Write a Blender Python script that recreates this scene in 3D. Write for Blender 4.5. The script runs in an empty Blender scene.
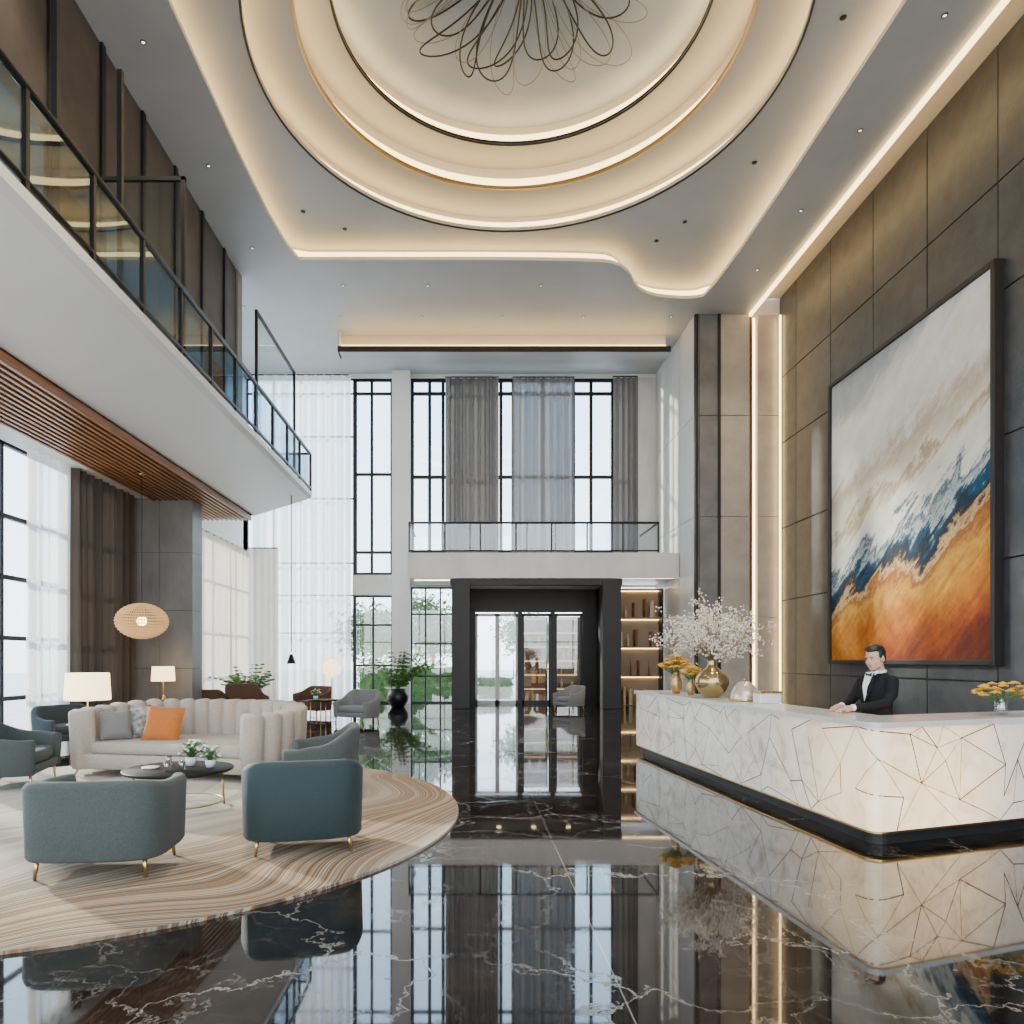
import bpy, bmesh, math, random, bisect
from mathutils import Vector, Matrix, noise, geometry
random.seed(7)
S=bpy.context.scene
COL=S.collection
# ---------------------------------------------------------------- materials
def newmat(name):
    m=bpy.data.materials.new(name); m.use_nodes=True
    nt=m.node_tree; b=nt.nodes['Principled BSDF']
    return m,nt,b
def mat(name,col,rough=.5,metal=0,emit=None,es=0,coat=0,trans=0):
    m,nt,b=newmat(name)
    b.inputs['Base Color'].default_value=(*col,1)
    b.inputs['Roughness'].default_value=rough
    b.inputs['Metallic'].default_value=metal
    if emit: 
        b.inputs['Emission Color'].default_value=(*emit,1); b.inputs['Emission Strength'].default_value=es
    if coat: b.inputs['Coat Weight'].default_value=coat
    if trans: b.inputs['Transmission Weight'].default_value=trans
    return m
def N(nt,t,**k):
    n=nt.nodes.new(t)
    for a,v in k.items():
        if a in ('ins',):
            for kk,vv in v.items(): n.inputs[kk].default_value=vv
        else: setattr(n,a,v)
    return n
def ramp(nt,stops,interp='LINEAR'):
    n=nt.nodes.new('ShaderNodeValToRGB'); cr=n.color_ramp; cr.interpolation=interp
    while len(cr.elements)<len(stops): cr.elements.new(.5)
    for e,(p,c) in zip(cr.elements,stops):
        e.position=p; e.color=(*c,1)
    return n
def noisy(name,c1,c2,scale=3,rough=.5,bump=.0,detail=6,metal=0,stretch=(1,1,1),coat=0,bscale=None):
    m,nt,b=newmat(name)
    tc=N(nt,'ShaderNodeTexCoord'); mp=N(nt,'ShaderNodeMapping'); mp.inputs['Scale'].default_value=stretch
    nt.links.new(tc.outputs['Object'],mp.inputs['Vector'])
    nz=N(nt,'ShaderNodeTexNoise',ins={'Scale':scale,'Detail':detail,'Roughness':.6})
    nt.links.new(mp.outputs[0],nz.inputs['Vector'])
    r=ramp(nt,[(.3,c1),(.7,c2)]); nt.links.new(nz.outputs[0],r.inputs[0])
    nt.links.new(r.outputs[0],b.inputs['Base Color'])
    b.inputs['Roughness'].default_value=rough; b.inputs['Metallic'].default_value=metal
    if coat: b.inputs['Coat Weight'].default_value=coat
    if bump:
        n2=N(nt,'ShaderNodeTexNoise',ins={'Scale':bscale or scale*8,'Detail':4})
        nt.links.new(mp.outputs[0],n2.inputs['Vector'])
        bp=N(nt,'ShaderNodeBump',ins={'Strength':bump,'Distance':.02})
        nt.links.new(n2.outputs[0],bp.inputs['Height']); nt.links.new(bp.outputs[0],b.inputs['Normal'])
    return m
def emis(name,col,s):
    m=bpy.data.materials.new(name); m.use_nodes=True; nt=m.node_tree
    nt.nodes.clear(); e=N(nt,'ShaderNodeEmission',ins={'Color':(*col,1),'Strength':s}); o=N(nt,'ShaderNodeOutputMaterial')
    nt.links.new(e.outputs[0],o.inputs[0]); return m
def glass(name,tint=(.92,.97,1),refl=.10):
    m=bpy.data.materials.new(name); m.use_nodes=True; nt=m.node_tree; nt.nodes.clear()
    t=N(nt,'ShaderNodeBsdfTransparent',ins={'Color':(*tint,1)}); g=N(nt,'ShaderNodeBsdfGlossy',ins={'Roughness':.02})
    mx=N(nt,'ShaderNodeMixShader',ins={'Fac':refl}); o=N(nt,'ShaderNodeOutputMaterial')
    nt.links.new(t.outputs[0],mx.inputs[1]); nt.links.new(g.outputs[0],mx.inputs[2]); nt.links.new(mx.outputs[0],o.inputs[0]); return m
def sheer(name,col,transp,transl):
    m=bpy.data.materials.new(name); m.use_nodes=True; nt=m.node_tree; nt.nodes.clear()
    d=N(nt,'ShaderNodeBsdfDiffuse',ins={'Color':(*col,1)}); tl=N(nt,'ShaderNodeBsdfTranslucent',ins={'Color':(*col,1)})
    t=N(nt,'ShaderNodeBsdfTransparent'); m1=N(nt,'ShaderNodeMixShader',ins={'Fac':transl}); m2=N(nt,'ShaderNodeMixShader',ins={'Fac':transp})
    o=N(nt,'ShaderNodeOutputMaterial')
    nt.links.new(d.outputs[0],m1.inputs[1]); nt.links.new(tl.outputs[0],m1.inputs[2])
    nt.links.new(m1.outputs[0],m2.inputs[1]); nt.links.new(t.outputs[0],m2.inputs[2]); nt.links.new(m2.outputs[0],o.inputs[0]); return m

M={}
M['ceil']=noisy('ceiling_plaster',(.40,.395,.39),(.46,.45,.445),.6,.45)
M['ceilcream']=mat('cove_plaster',(.72,.64,.50),.5)
M['ring']=mat('ring_plaster',(.46,.44,.41),.4)
M['led']=emis('led_warm',(1,.66,.28),12)
M['band']=emis('cove_diffuser',(1,.72,.30),6.5)
M['led2']=emis('led_warm_soft',(1,.72,.33),10)
M['led3']=emis('led_shelf',(1,.68,.32),3.0)
M['gold']=mat('brushed_gold',(.62,.42,.17),.28,1)
M['bronze']=mat('dark_bronze',(.022,.019,.018),.5,.3)
M['black']=mat('black_metal',(.010,.011,.013),.4,.3)
M['white']=mat('white_plaster',(.84,.83,.81),.5)
M['fascia']=noisy('fascia_white',(.84,.83,.82),(.89,.88,.87),.5,.3)
M['stone_dk']=noisy('stone_dark_grey',(.032,.034,.038),(.068,.070,.074),2.2,.40,.25,8)
M['stone_md']=noisy('stone_mid_grey',(.15,.145,.14),(.25,.24,.23),1.6,.4,.15,8,stretch=(1,1,.5))
M['stone_lt']=noisy('stone_light',(.58,.56,.54),(.72,.70,.68),1.3,.3,.05,8,stretch=(1,1,.5))
M['stone_bg']=noisy('stone_beige',(.34,.295,.24),(.46,.40,.335),1.5,.35,.05,8)
M['stone_gy']=noisy('stone_panel_grey',(.12,.12,.12),(.20,.195,.19),1.5,.35,.05,8)
M['glass']=glass('clear_glass',(.90,.96,1))
M['glassblue']=glass('rail_glass',(.66,.78,.86),.12)
M['glassclr']=glass('rail_glass_clear',(.92,.96,.98),.06)
M['sheer']=sheer('sheer_curtain',(.93,.90,.86),.30,.65)
M['sheerc']=sheer('cream_curtain',(.82,.74,.64),.04,.45)
M['drape']=sheer('grey_drape',(.215,.20,.19),.0,.2)
M['drapeb']=sheer('brown_drape',(.10,.080,.066),.0,.12)
M['leaf']=noisy('leaf_green',(.04,.12,.02),(.11,.24,.05),9,.5)
M['leaf2']=noisy('foliage',(.06,.15,.03),(.17,.31,.07),3,.6)

# ---------------------------------------------------------------- mesh builder
class B:
    def __init__(s): s.v=[];s.f=[];s.mi=[];s.sm=[];s.mats=[]
    def mid(s,m):
        if isinstance(m,str): m=M[m]
        if m not in s.mats: s.mats.append(m)
        return s.mats.index(m)
    def add(s,vs,fs,m,smooth=False):
        o=len(s.v); s.v+= [tuple(x) for x in vs]; k=s.mid(m)
        for f in fs: s.f.append(tuple(i+o for i in f)); s.mi.append(k); s.sm.append(smooth)
    def box(s,x0,x1,y0,y1,z0,z1,m):
        vs=[(x,y,z) for z in (z0,z1) for y in (y0,y1) for x in (x0,x1)]
        s.add(vs,[(0,2,3,1),(4,5,7,6),(0,1,5,4),(2,6,7,3),(0,4,6,2),(1,3,7,5)],m)
    def grid(s,fn,nu,nv,m,cu=False,smooth=True):
        vs=[];fs=[]
        for j in range(nv+1):
            for i in range(nu if cu else nu+1): vs.append(fn(i/nu,j/nv))
        w=nu if cu else nu+1
        for j in range(nv):
            for i in range(nu):
                a=j*w+i; b=j*w+(i+1)%w; fs.append((a,b,b+w,a+w))
        s.add(vs,fs,m,smooth)
    def lathe(s,prof,c,m,n=32,sx=1,sy=1):
        cx,cy,cz=c; k=len(prof)-1
        s.grid(lambda u,v:(cx+prof[round(v*k)][0]*sx*math.cos(2*math.pi*u),cy+prof[round(v*k)][0]*sy*math.sin(2*math.pi*u),cz+prof[round(v*k)][1]),n,k,m,True)
    def ell(s,c,r,m,nu=20,nv=12,R=None):
        c=Vector(c)
        def fn(u,v):
            a=2*math.pi*u; t=math.pi*(v*.998+.001)
            p=Vector((r[0]*math.sin(t)*math.cos(a),r[1]*math.sin(t)*math.sin(a),-r[2]*math.cos(t)))
            if R: p=R@p
            return c+p
        s.grid(fn,nu,nv,m,True)
    def tube(s,pts,r,m,n=8,caps=True,sx=1):
        pts=[Vector(p) for p in pts]; rs=r if isinstance(r,(list,tuple)) else [r]*len(pts)
        t=(pts[1]-pts[0]).normalized(); up=Vector((0,0,1)) if abs(t.z)<.9 else Vector((1,0,0))
        a=t.cross(up).normalized(); vs=[]
        for i,p in enumerate(pts):
            if i==0:t=(pts[1]-pts[0])
            elif i==len(pts)-1:t=(pts[-1]-pts[-2])
            else: t=(pts[i+1]-pts[i-1])
            t.normalize(); a=(a-t*a.dot(t)).normalized(); b=t.cross(a)
            for k in range(n):
                w=2*math.pi*k/n; vs.append(p+(a*math.cos(w)*sx+b*math.sin(w))*rs[i])
        fs=[]
        for i in range(len(pts)-1):
            for k in range(n):
                fs.append((i*n+k,i*n+(k+1)%n,(i+1)*n+(k+1)%n,(i+1)*n+k))
        if caps: fs.append(tuple(range(n))[::-1]); fs.append(tuple((len(pts)-1)*n+k for k in range(n)))
        s.add(vs,fs,m,True)
    def prism(s,poly,z0,z1,m,mtop=None):
        n=len(poly)
        s.add([(p[0],p[1],z0) for p in poly]+[(p[0],p[1],z1) for p in poly],[(i,(i+1)%n,n+(i+1)%n,n+i) for i in range(n)],m)
        s.add([(p[0],p[1],z1) for p in poly],[tuple(range(n))],mtop or m)
        s.add([(p[0],p[1],z0) for p in poly],[tuple(range(n))[::-1]],m)
    def ribbon(s,pts,z0,z1,m,closed=True,smooth=False):
        n=len(pts); k=n if closed else n-1
        s.add([(p[0],p[1],z0) for p in pts]+[(p[0],p[1],z1) for p in pts],[(i,(i+1)%n,n+(i+1)%n,n+i) for i in range(k)],m,smooth)
    def sheet(s,loops,z,m):
        bm=bmesh.new(); es=[]
        for lp in loops:
            vs=[bm.verts.new((p[0],p[1],z)) for p in lp]
            for i in range(len(vs)): es.append(bm.edges.new((vs[i],vs[(i+1)%len(vs)])))
        bmesh.ops.triangle_fill(bm,use_beauty=True,edges=es,use_dissolve=False)
        bm.verts.index_update()
        s.add([v.co.copy() for v in bm.verts],[[v.index for v in f.verts] for f in bm.faces],m); bm.free()
    def out(s,name,loc=(0,0,0),rz=0,bevel=0,sub=0,scale=1,parent=None,remesh=0,smoothit=0):
        me=bpy.data.meshes.new(name); me.from_pydata(s.v,[],s.f)
        for m in s.mats: me.materials.append(m)
        me.polygons.foreach_set('material_index',s.mi); me.polygons.foreach_set('use_smooth',s.sm)
        me.update(); o=bpy.data.objects.new(name,me); COL.objects.link(o)
        o.location=loc; o.rotation_euler=(0,0,rz); o.scale=(scale,)*3
        if parent: o.parent=parent
        if bevel:
            md=o.modifiers.new('bevel','BEVEL'); md.width=bevel; md.segments=2; md.limit_method='ANGLE'; md.angle_limit=.7
        if remesh:
            md=o.modifiers.new('remesh','REMESH'); md.mode='VOXEL'; md.voxel_size=remesh; md.use_smooth_shade=True
        if smoothit:
            md=o.modifiers.new('sm','SMOOTH'); md.iterations=smoothit; md.factor=.5
        return o
def circ(cx,cy,r,n=96): return [(cx+r*math.cos(2*math.pi*i/n),cy+r*math.sin(2*math.pi*i/n)) for i in range(n)]
def chaikin(p,it=3):
    for _ in range(it):
        q=[]
        for i in range(len(p)):
            a=p[i]; b=p[(i+1)%len(p)]
            q+=[(a[0]*.75+b[0]*.25,a[1]*.75+b[1]*.25),(a[0]*.25+b[0]*.75,a[1]*.25+b[1]*.75)]
        p=q
    return p
def offset(p,d):
    n=len(p); area=sum(p[i][0]*p[(i+1)%n][1]-p[(i+1)%n][0]*p[i][1] for i in range(n)); sg=1 if area>0 else -1
    out=[]
    for i in range(n):
        a=p[i-1]; b=p[(i+1)%n]; tx,ty=b[0]-a[0],b[1]-a[1]; L=math.hypot(tx,ty)
        out.append((p[i][0]+ty/L*d*sg,p[i][1]-tx/L*d*sg))
    return out

# ---------------------------------------------------------------- floor
def floor_mat():
    m,nt,b=newmat('black_marble'); L=nt.links
    tc=N(nt,'ShaderNodeTexCoord'); 
    nz=N(nt,'ShaderNodeTexNoise',ins={'Scale':1.1,'Detail':7,'Roughness':.65}); L.new(tc.outputs['Object'],nz.inputs['Vector'])
    mixv=N(nt,'ShaderNodeVectorMath',operation='MULTIPLY_ADD'); mixv.inputs[1].default_value=(1.2,1.2,1.2)
    L.new(nz.outputs['Color'],mixv.inputs[0]); L.new(tc.outputs['Object'],mixv.inputs[2])
    def vein(scale,w,off):
        a=N(nt,'ShaderNodeVectorMath',operation='ADD'); a.inputs[1].default_value=off; L.new(mixv.outputs[0],a.inputs[0])
        v=N(nt,'ShaderNodeTexVoronoi',feature='DISTANCE_TO_EDGE',ins={'Scale':scale}); L.new(a.outputs[0],v.inputs['Vector'])
        r=ramp(nt,[(0,(1,1,1)),(w,(0,0,0))]); L.new(v.outputs['Distance'],r.inputs[0]); return r
    v1=vein(.7,.010,(0,0,0)); v2=vein(1.7,.014,(5,3,0)); v3=vein(4.2,.03,(1,9,0))
    nm=N(nt,'ShaderNodeTexNoise',ins={'Scale':.8,'Detail':4}); L.new(tc.outputs['Object'],nm.inputs['Vector'])
    rm=ramp(nt,[(.42,(0,0,0)),(.66,(1,1,1))]); L.new(nm.outputs[0],rm.inputs[0])
    nm2=N(nt,'ShaderNodeTexNoise',ins={'Scale':.7,'Detail':2}); 
    a_=N(nt,'ShaderNodeVectorMath',operation='ADD'); a_.inputs[1].default_value=(9,4,0); L.new(tc.outputs['Object'],a_.inputs[0]); L.new(a_.outputs[0],nm2.inputs['Vector'])
    rm2=ramp(nt,[(.36,(.2,.2,.2)),(.6,(1,1,1))]); L.new(nm2.outputs[0],rm2.inputs[0])
    def mul(a,b_,k=1):
        x=N(nt,'ShaderNodeMath',operation='MULTIPLY'); L.new(a.outputs[0],x.inputs[0])
        if b_ is None: x.inputs[1].default_value=k
        else: L.new(b_.outputs[0],x.inputs[1])
        return x
    def addn(a,b_):
        x=N(nt,'ShaderNodeMath',operation='ADD',use_clamp=True); L.new(a.outputs[0],x.inputs[0]); L.new(b_.outputs[0],x.inputs[1]); return x
    tot=addn(mul(mul(v1,rm2),None,.75),addn(mul(mul(v2,rm),None,.55),mul(mul(v3,rm),None,.22)))
    base=ramp(nt,[(.35,(.003,.0028,.003)),(.75,(.022,.015,.011))]); L.new(nz.outputs[0],base.inputs[0])
    mx=N(nt,'ShaderNodeMixRGB'); L.new(tot.outputs[0],mx.inputs[0]); L.new(base.outputs[0],mx.inputs[1]); mx.inputs[2].default_value=(.25,.22,.19,1)
    br=N(nt,'ShaderNodeTexBrick',offset=0,ins={'Scale':1,'Mortar Size':.004,'Brick Width':4.8,'Row Height':4.8,'Mortar Smooth':0,'Color1':(0,0,0,1),'Color2':(0,0,0,1),'Mortar':(1,1,1,1)})
    mp=N(nt,'ShaderNodeMapping'); mp.inputs['Location'].default_value=(4.07,2.4,0); L.new(tc.outputs['Object'],mp.inputs[0]); L.new(mp.outputs[0],br.inputs['Vector'])
    mx2=N(nt,'ShaderNodeMixRGB'); L.new(br.outputs['Color'],mx2.inputs[0]); L.new(mx.outputs[0],mx2.inputs[1]); mx2.inputs[2].default_value=(.16,.145,.13,1)
    L.new(mx2.outputs[0],b.inputs['Base Color'])
    rr_=N(nt,'ShaderNodeMath',operation='MULTIPLY_ADD'); rr_.inputs[1].default_value=.40; rr_.inputs[2].default_value=.03; L.new(tot.outputs[0],rr_.inputs[0])
    L.new(rr_.outputs[0],b.inputs['Roughness'])
    sp_=N(nt,'ShaderNodeMath',operation='MULTIPLY_ADD'); sp_.inputs[1].default_value=-.40; sp_.inputs[2].default_value=.5; L.new(tot.outputs[0],sp_.inputs[0])
    L.new(sp_.outputs[0],b.inputs['Specular IOR Level'])
    b.inputs['IOR'].default_value=1.85
    return m
M['floor']=floor_mat()
b=B(); b.box(-8.4,9.6,-3,26.1,-.1,0,'floor'); b.out('floor')

# ---------------------------------------------------------------- ceiling
H=12.2
P=chaikin([(-4.85,-2),(-4.85,8),(-4.85,18.55),(-4.0,18.55),(3.1,18.55),(4.2,18.8),(4.9,20.3),(6.4,20.6),(7.05,20.3),(7.0,8),(7.0,-2)],2)
C0=(.95,13.0)
b=B(); led=B()
X0,X1=-8.4,8.6
b.sheet([[(X0,-3),(X1,-3),(X1,26.1),(X0,26.1)],P],H,'ceil')
def cove(pl,z0,z1,off,lipm='ceilcream',th=.09,bh=.22):
    o=offset(pl,off)
    b.ribbon(pl,z0,z0+th,lipm,smooth=False)
    n=len(pl); b.add([(p[0],p[1],z0+th) for p in pl]+[(p[0],p[1],z0+th) for p in o],[(i,(i+1)%n,n+(i+1)%n,n+i) for i in range(n)],'ceilcream')
    b.ribbon(o,z0+th,z1,'ceilcream',smooth=True)
    led.ribbon(offset(pl,off-.02),z0+th+.01,z0+th+.01+bh,'band',smooth=True)
    m_=offset(pl,off*.6); m2=offset(pl,off*.6+.04)
    led.add([(p[0],p[1],z0+th+.03) for p in m_]+[(p[0],p[1],z0+th+.05) for p in m2],[(i,(i+1)%n,n+(i+1)%n,n+i) for i in range(n)],'led')
    return o
o1=cove(P,H,H+.42,.3,bh=.27)
c1=circ(*C0,4.95)
zt=H+.42
b.sheet([o1,c1],zt,'ceil')
o2=cove(c1,zt,zt+.5,.3,'ring',.08,.28)
c2=circ(*C0,4.1); b.sheet([o2,c2],zt+.5,'ring')
o3=cove(c2,zt+.5,zt+1.15,.28,'gold',.06,.34)
c3=circ(*C0,3.5); b.sheet([o3,c3],zt+1.15,'ring')
o4=cove(c3,zt+1.15,zt+1.7,.25,'bronze',.06,.30)
M['disc']=noisy('dome_paint',(.36,.40,.47),(.46,.50,.56),.8,.4)
b.sheet([o4],zt+1.7,'disc')
b.box(8.6,8.66,-3,21.5,H,H+.5,'ceilcream'); b.box(8.6,9.6,-3,21.5,H+.5,H+.55,'ceilcream')
led.box(8.72,8.76,-3,21.4,H+.12,H+.16,'led')
led.box(8.53,8.60,-3,21.4,H-.10,H-.005,'band')
b.out('ceiling')
b=B()
b.box(-4.2,6.4,22.9,23.0,11.62,12.2,'ceilcream'); b.box(-4.25,6.45,22.5,23.0,11.5,11.62,'ceil'); b.box(-4.25,6.45,22.46,22.5,11.5,11.68,'bronze')
b.box(-4.25,-4.2,22.5,23,11.5,12.2,'ceilcream')
b.out('trim_1')
led.box(-4.2,6.4,22.6,22.64,11.66,11.70,'led'); led.box(-4.2,6.4,22.88,22.895,11.63,11.90,'band')
led.out('cove_light')
b=B()
for R,z in ((4.97,zt-.02),(4.12,zt+.48),(3.52,zt+1.13)):
    n=96
    b.tube([(C0[0]+R*math.cos(2*math.pi*i/n),C0[1]+R*math.sin(2*math.pi*i/n),z) for i in range(n+1)],.022,'gold' if R<4.9 and R>4 else 'bronze',6,caps=False)
b.out('trim_2')
b=B()
dlm=emis('downlight_glow',(1,.85,.65),3)
dl=[(-5.6,y) for y in (9,12,15,18)]+[(7.8,y) for y in (9,11.5,14,16.5,19)]+[(x,21.6) for x in (-4,-1.5,1,3.5,6.2)]+[(-3.6,19.8),(-1.2,19.8),(2,19.8),(-6.8,21),(-6.8,23.5)]
for x,y in dl:
    b.lathe([(.001,0),(.03,0),(.03,.012)],(x,y,H-.014),dlm,12)
    b.lathe([(.03,-.002),(.05,0),(.05,.014)],(x,y,H-.016),'black',16)
for x,y in [(-4.1,17.2),(-3.2,17.9),(5.4,17.6),(6.3,15.5),(6.4,12),(-4.3,9.4),(4.9,18.4)]:
    b.lathe([(.001,-.004),(.04,-.002),(.055,0),(.055,.014)],(x,y,zt-.016),'black',16)
b.out('recessed_downlight')
b=B(); random.seed(3)
ZD=zt+1.7
ch=(C0[0]+.05,12.2)
M['wire']=mat('dark_wire',(.03,.028,.028),.4,.5); M['wirel']=mat('silver_wire',(.24,.23,.22),.4,.3)
for i in range(52):
    light=i>=30
    # petals fan out on every side of the hub, with a denser spray toward the entrance
    if light: a=random.uniform(-.2,math.pi+.2) if i%3 else random.uniform(math.pi,2*math.pi)
    elif i<18: a=math.pi*(i+.5)/18
    else: a=math.pi+math.pi*(i-17.5)/12
    Lr=random.uniform(1.9,2.6)+(.55*max(0,math.sin(a)))
    if light: Lr*=1.12
    if Lr*abs(math.cos(a))>2.45: Lr=2.45/abs(math.cos(a))
    w=random.uniform(.18,.42); pts=[]
    bend=random.uniform(-.35,.35)
    for k in range(45):
        t=2*math.pi*k/44; r=Lr*(1-math.cos(t))/2; sd=w*math.sin(t)*(.25+.75*(r/Lr)**1.5)*1.5
        aa=a+bend*(r/Lr)**2
        x=math.cos(aa)*r-math.sin(aa)*sd; y=math.sin(aa)*r+math.cos(aa)*sd
        pts.append((ch[0]+x,ch[1]+y,ZD-.16-.06*math.sin(t+i)-(0 if light else .05)))
    b.tube(pts,.009 if light else .017,'wirel' if light else 'wire',5,caps=False)
b.tube([(ch[0],ch[1],ZD),(ch[0],ch[1],ZD-.25)],.03,'wire',8)
b.lathe([(.001,0),(.12,.0),(.14,.04),(.001,.05)],(ch[0],ch[1],ZD-.05),'wire')
b.out('wire_ceiling_sculpture')

# ---------------------------------------------------------------- right wall
b=B()
b.box(9.56,9.7,-3,26.1,0,13,'black')
ys=[-3+i*1.95 for i in range(14)]
zs=[0,1.2,3.4,5.6,8.2,10.2,12.7]
for i in range(len(ys)-1):
    y0,y1=ys[i],min(ys[i+1],21.5)
    if y0>=21.5: break
    for j in range(len(zs)-1):
        b.box(9.5+random.uniform(0,.004),9.57,y0+.016,y1-.016,zs[j]+.016,zs[j+1]-.016,'stone_dk')
b.out('wall_right')
b=B()
b.box(6.93,9.56,21.56,26.1,0,13,'stone_lt')
for z0,z1 in ((0,2.9),(2.9,6.0),(6.0,9.1),(9.1,12.2)):
    b.box(7.05,7.62,21.48,21.56,z0+.01,z1-.01,'stone_gy')
    b.box(7.68,8.56,21.46,21.56,z0+.01,z1-.01,'stone_bg')
    b.box(8.82,9.5,21.48,21.56,z0+.01,z1-.01,'stone_bg')
    for y0,y1 in ((21.56,23.0),(23.0,24.5),(24.5,26)):
        b.box(6.88,6.93,y0+.01,y1-.01,z0+.01,z1-.01,'stone_lt')
b.box(6.9,7.0,21.44,21.56,0,12.2,'bronze'); b.box(7.6,7.68,21.42,21.56,0,12.2,'bronze')
b.box(8.6,8.64,21.40,21.56,0,12.2,'gold')
b.out('wall_niche')
b=B(); b.box(8.68,8.75,21.5,21.53,.1,12.1,'led2'); b.box(9.42,9.47,21.3,21.33,.1,12.1,'led2'); b.out('wall_light_strip')

# ---------------------------------------------------------------- painting
def art_mat():
    m,nt,b_=newmat('abstract_painting'); L=nt.links
    tc=N(nt,'ShaderNodeTexCoord'); sp=N(nt,'ShaderNodeSeparateXYZ'); L.new(tc.outputs['Generated'],sp.inputs[0])
    def math_(op,a,b2,clamp=False):
        x=N(nt,'ShaderNodeMath',operation=op,use_clamp=clamp)
        for i,q in enumerate((a,b2)):
            if isinstance(q,(int,float)): x.inputs[i].default_value=q
            else: L.new(q,x.inputs[i])
        return x.outputs[0]
    u=math_('SUBTRACT',1.0,sp.outputs['Y']); v=sp.outputs['Z']
    cb=N(nt,'ShaderNodeCombineXYZ'); L.new(u,cb.inputs[0]); L.new(v,cb.inputs[1])
    def nzz(rot,sc,scale,det,rough,dist,off=(0,0,0)):
        rt=N(nt,'ShaderNodeMapping'); rt.vector_type='POINT'; rt.inputs['Rotation'].default_value=(0,0,rot); rt.inputs['Location'].default_value=off
        L.new(cb.outputs[0],rt.inputs[0])
        r2=N(nt,'ShaderNodeMapping'); r2.inputs['Scale'].default_value=sc; L.new(rt.outputs[0],r2.inputs[0])
        n=N(nt,'ShaderNodeTexNoise',ins={'Scale':scale,'Detail':det,'Roughness':rough,'Distortion':dist}); L.new(r2.outputs[0],n.inputs['Vector']); return n.outputs[0]
    n1=nzz(-.45,(1.3,2.6,1),1.6,10,.62,.5)
    n2=nzz(-.60,(1.6,11,1),1.6,9,.7,.9,(3,1,0))
    n3=nzz(-.3,(1,1,1),7,10,.78,.6,(6,2,0))
    t=math_('ADD',math_('MULTIPLY',u,-.24),v)
    t=math_('ADD',t,math_('MULTIPLY',math_('SUBTRACT',n1,.5),.36))
    t=math_('ADD',t,math_('MULTIPLY',math_('SUBTRACT',n2,.5),.24))
    t=math_('ADD',t,math_('MULTIPLY',math_('SUBTRACT',n3,.5),.14))
    t=math_('ADD',math_('MULTIPLY',t,.77),.21)
    r=ramp(nt,[(0.0,(.05,.008,.003)),(.09,(.17,.025,.004)),(.17,(.36,.075,.006)),(.24,(.56,.20,.012)),(.285,(.66,.34,.05)),(.315,(.32,.075,.012)),(.34,(.72,.50,.22)),(.355,(.05,.03,.03)),(.375,(.004,.022,.05)),(.40,(.008,.085,.16)),(.418,(.55,.60,.58)),(.437,(.02,.08,.14)),(.455,(.78,.75,.69)),(.50,(.86,.82,.74)),(.535,(.50,.38,.20)),(.56,(.80,.74,.60)),(.62,(.54,.46,.33)),(.68,(.76,.73,.67)),(.80,(.84,.83,.79)),(.88,(.40,.43,.45)),(1,(.30,.33,.37))])
    L.new(t,r.inputs[0])
    mx=N(nt,'ShaderNodeMixRGB',blend_type='OVERLAY'); mx.inputs[0].default_value=.7; L.new(r.outputs[0],mx.inputs[1]); L.new(n3,mx.inputs[2])
    mx2=N(nt,'ShaderNodeMixRGB',blend_type='SOFT_LIGHT'); mx2.inputs[0].default_value=.6; L.new(mx.outputs[0],mx2.inputs[1]); L.new(n2,mx2.inputs[2])
    L.new(mx2.outputs[0],b_.inputs['Base Color']); b_.inputs['Roughness'].default_value=.6; b_.inputs['Specular IOR Level'].default_value=.25
    return m
M['art']=art_mat()
ya,yb,za,zb=12.45,18.25,1.5,8.75
pa=bpy.data.objects.new('abstract_painting',None); COL.objects.link(pa); pa.location=(9.4,15.35,5.1)
c=B(); c.box(9.38,9.44,ya+.1,yb-.1,za+.1,zb-.1,'art'); o=c.out('canvas'); o.parent=pa; o.matrix_parent_inverse=Matrix.Translation((-9.4,-15.35,-5.1))
c=B()
for a in ((ya,ya+.1,za,zb),(yb-.1,yb,za,zb),(ya+.1,yb-.1,za,za+.1),(ya+.1,yb-.1,zb-.1,zb)): c.box(9.32,9.5,a[0],a[1],a[2],a[3],'bronze')
o=c.out('frame',bevel=.01); o.parent=pa; o.matrix_parent_inverse=Matrix.Translation((-9.4,-15.35,-5.1))

# ---------------------------------------------------------------- back wall
b=B(); b.box(-2.86,-2.2,25.6,26.3,0,12.2,'white'); b.out('wall_back_pillar')
b=B(); b.box(-8.4,6.95,25.95,26.2,12.05,12.7,'white'); b.box(6.0,6.95,25.9,26.2,5.0,12.05,'stone_lt'); b.box(-2.2,6.95,25.9,26.2,4.3,5.0,'stone_lt'); b.out('wall_back')
b=B(); b.box(-4.3,-2.86,25.9,26.2,4.0,4.75,'stone_lt'); b.out('trim_4')
def window(name,axis,c,a0,a1,z0,z1,verts,hors,w=.05,dep=.1,gl=True,m='black'):
    b=B()
    def bx(p0,p1,q0,q1,mm,d):
        if axis=='y': b.box(p0,p1,c-d/2,c+d/2,q0,q1,mm)
        else: b.box(c-d/2,c+d/2,p0,p1,q0,q1,mm)
    for v in [a0+w/2]+list(verts)+[a1-w/2]: bx(v-w/2,v+w/2,z0,z1,m,dep)
    for h in [z0+w/2]+list(hors)+[z1-w/2]: bx(a0,a1,h-w/2,h+w/2,m,dep*.9)
    if gl: bx(a0+.01,a1-.01,z0+.01,z1-.01,'glass',.012)
    return b.out(name)
window('window_1','y',26.05,-8.3,-4.3,0,12.05,[-7.3,-6.3,-5.3],[2.6,4.0,5.2,7.6,9.9,11.5])
window('window_2','y',26.05,-4.3,-2.86,4.75,12.05,[-3.65],[5.6,11.5,8.5],.10)
window('window_3','y',26.05,-4.3,-2.86,0,4.0,[-3.6],[2.9,1.4],.07)
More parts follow.
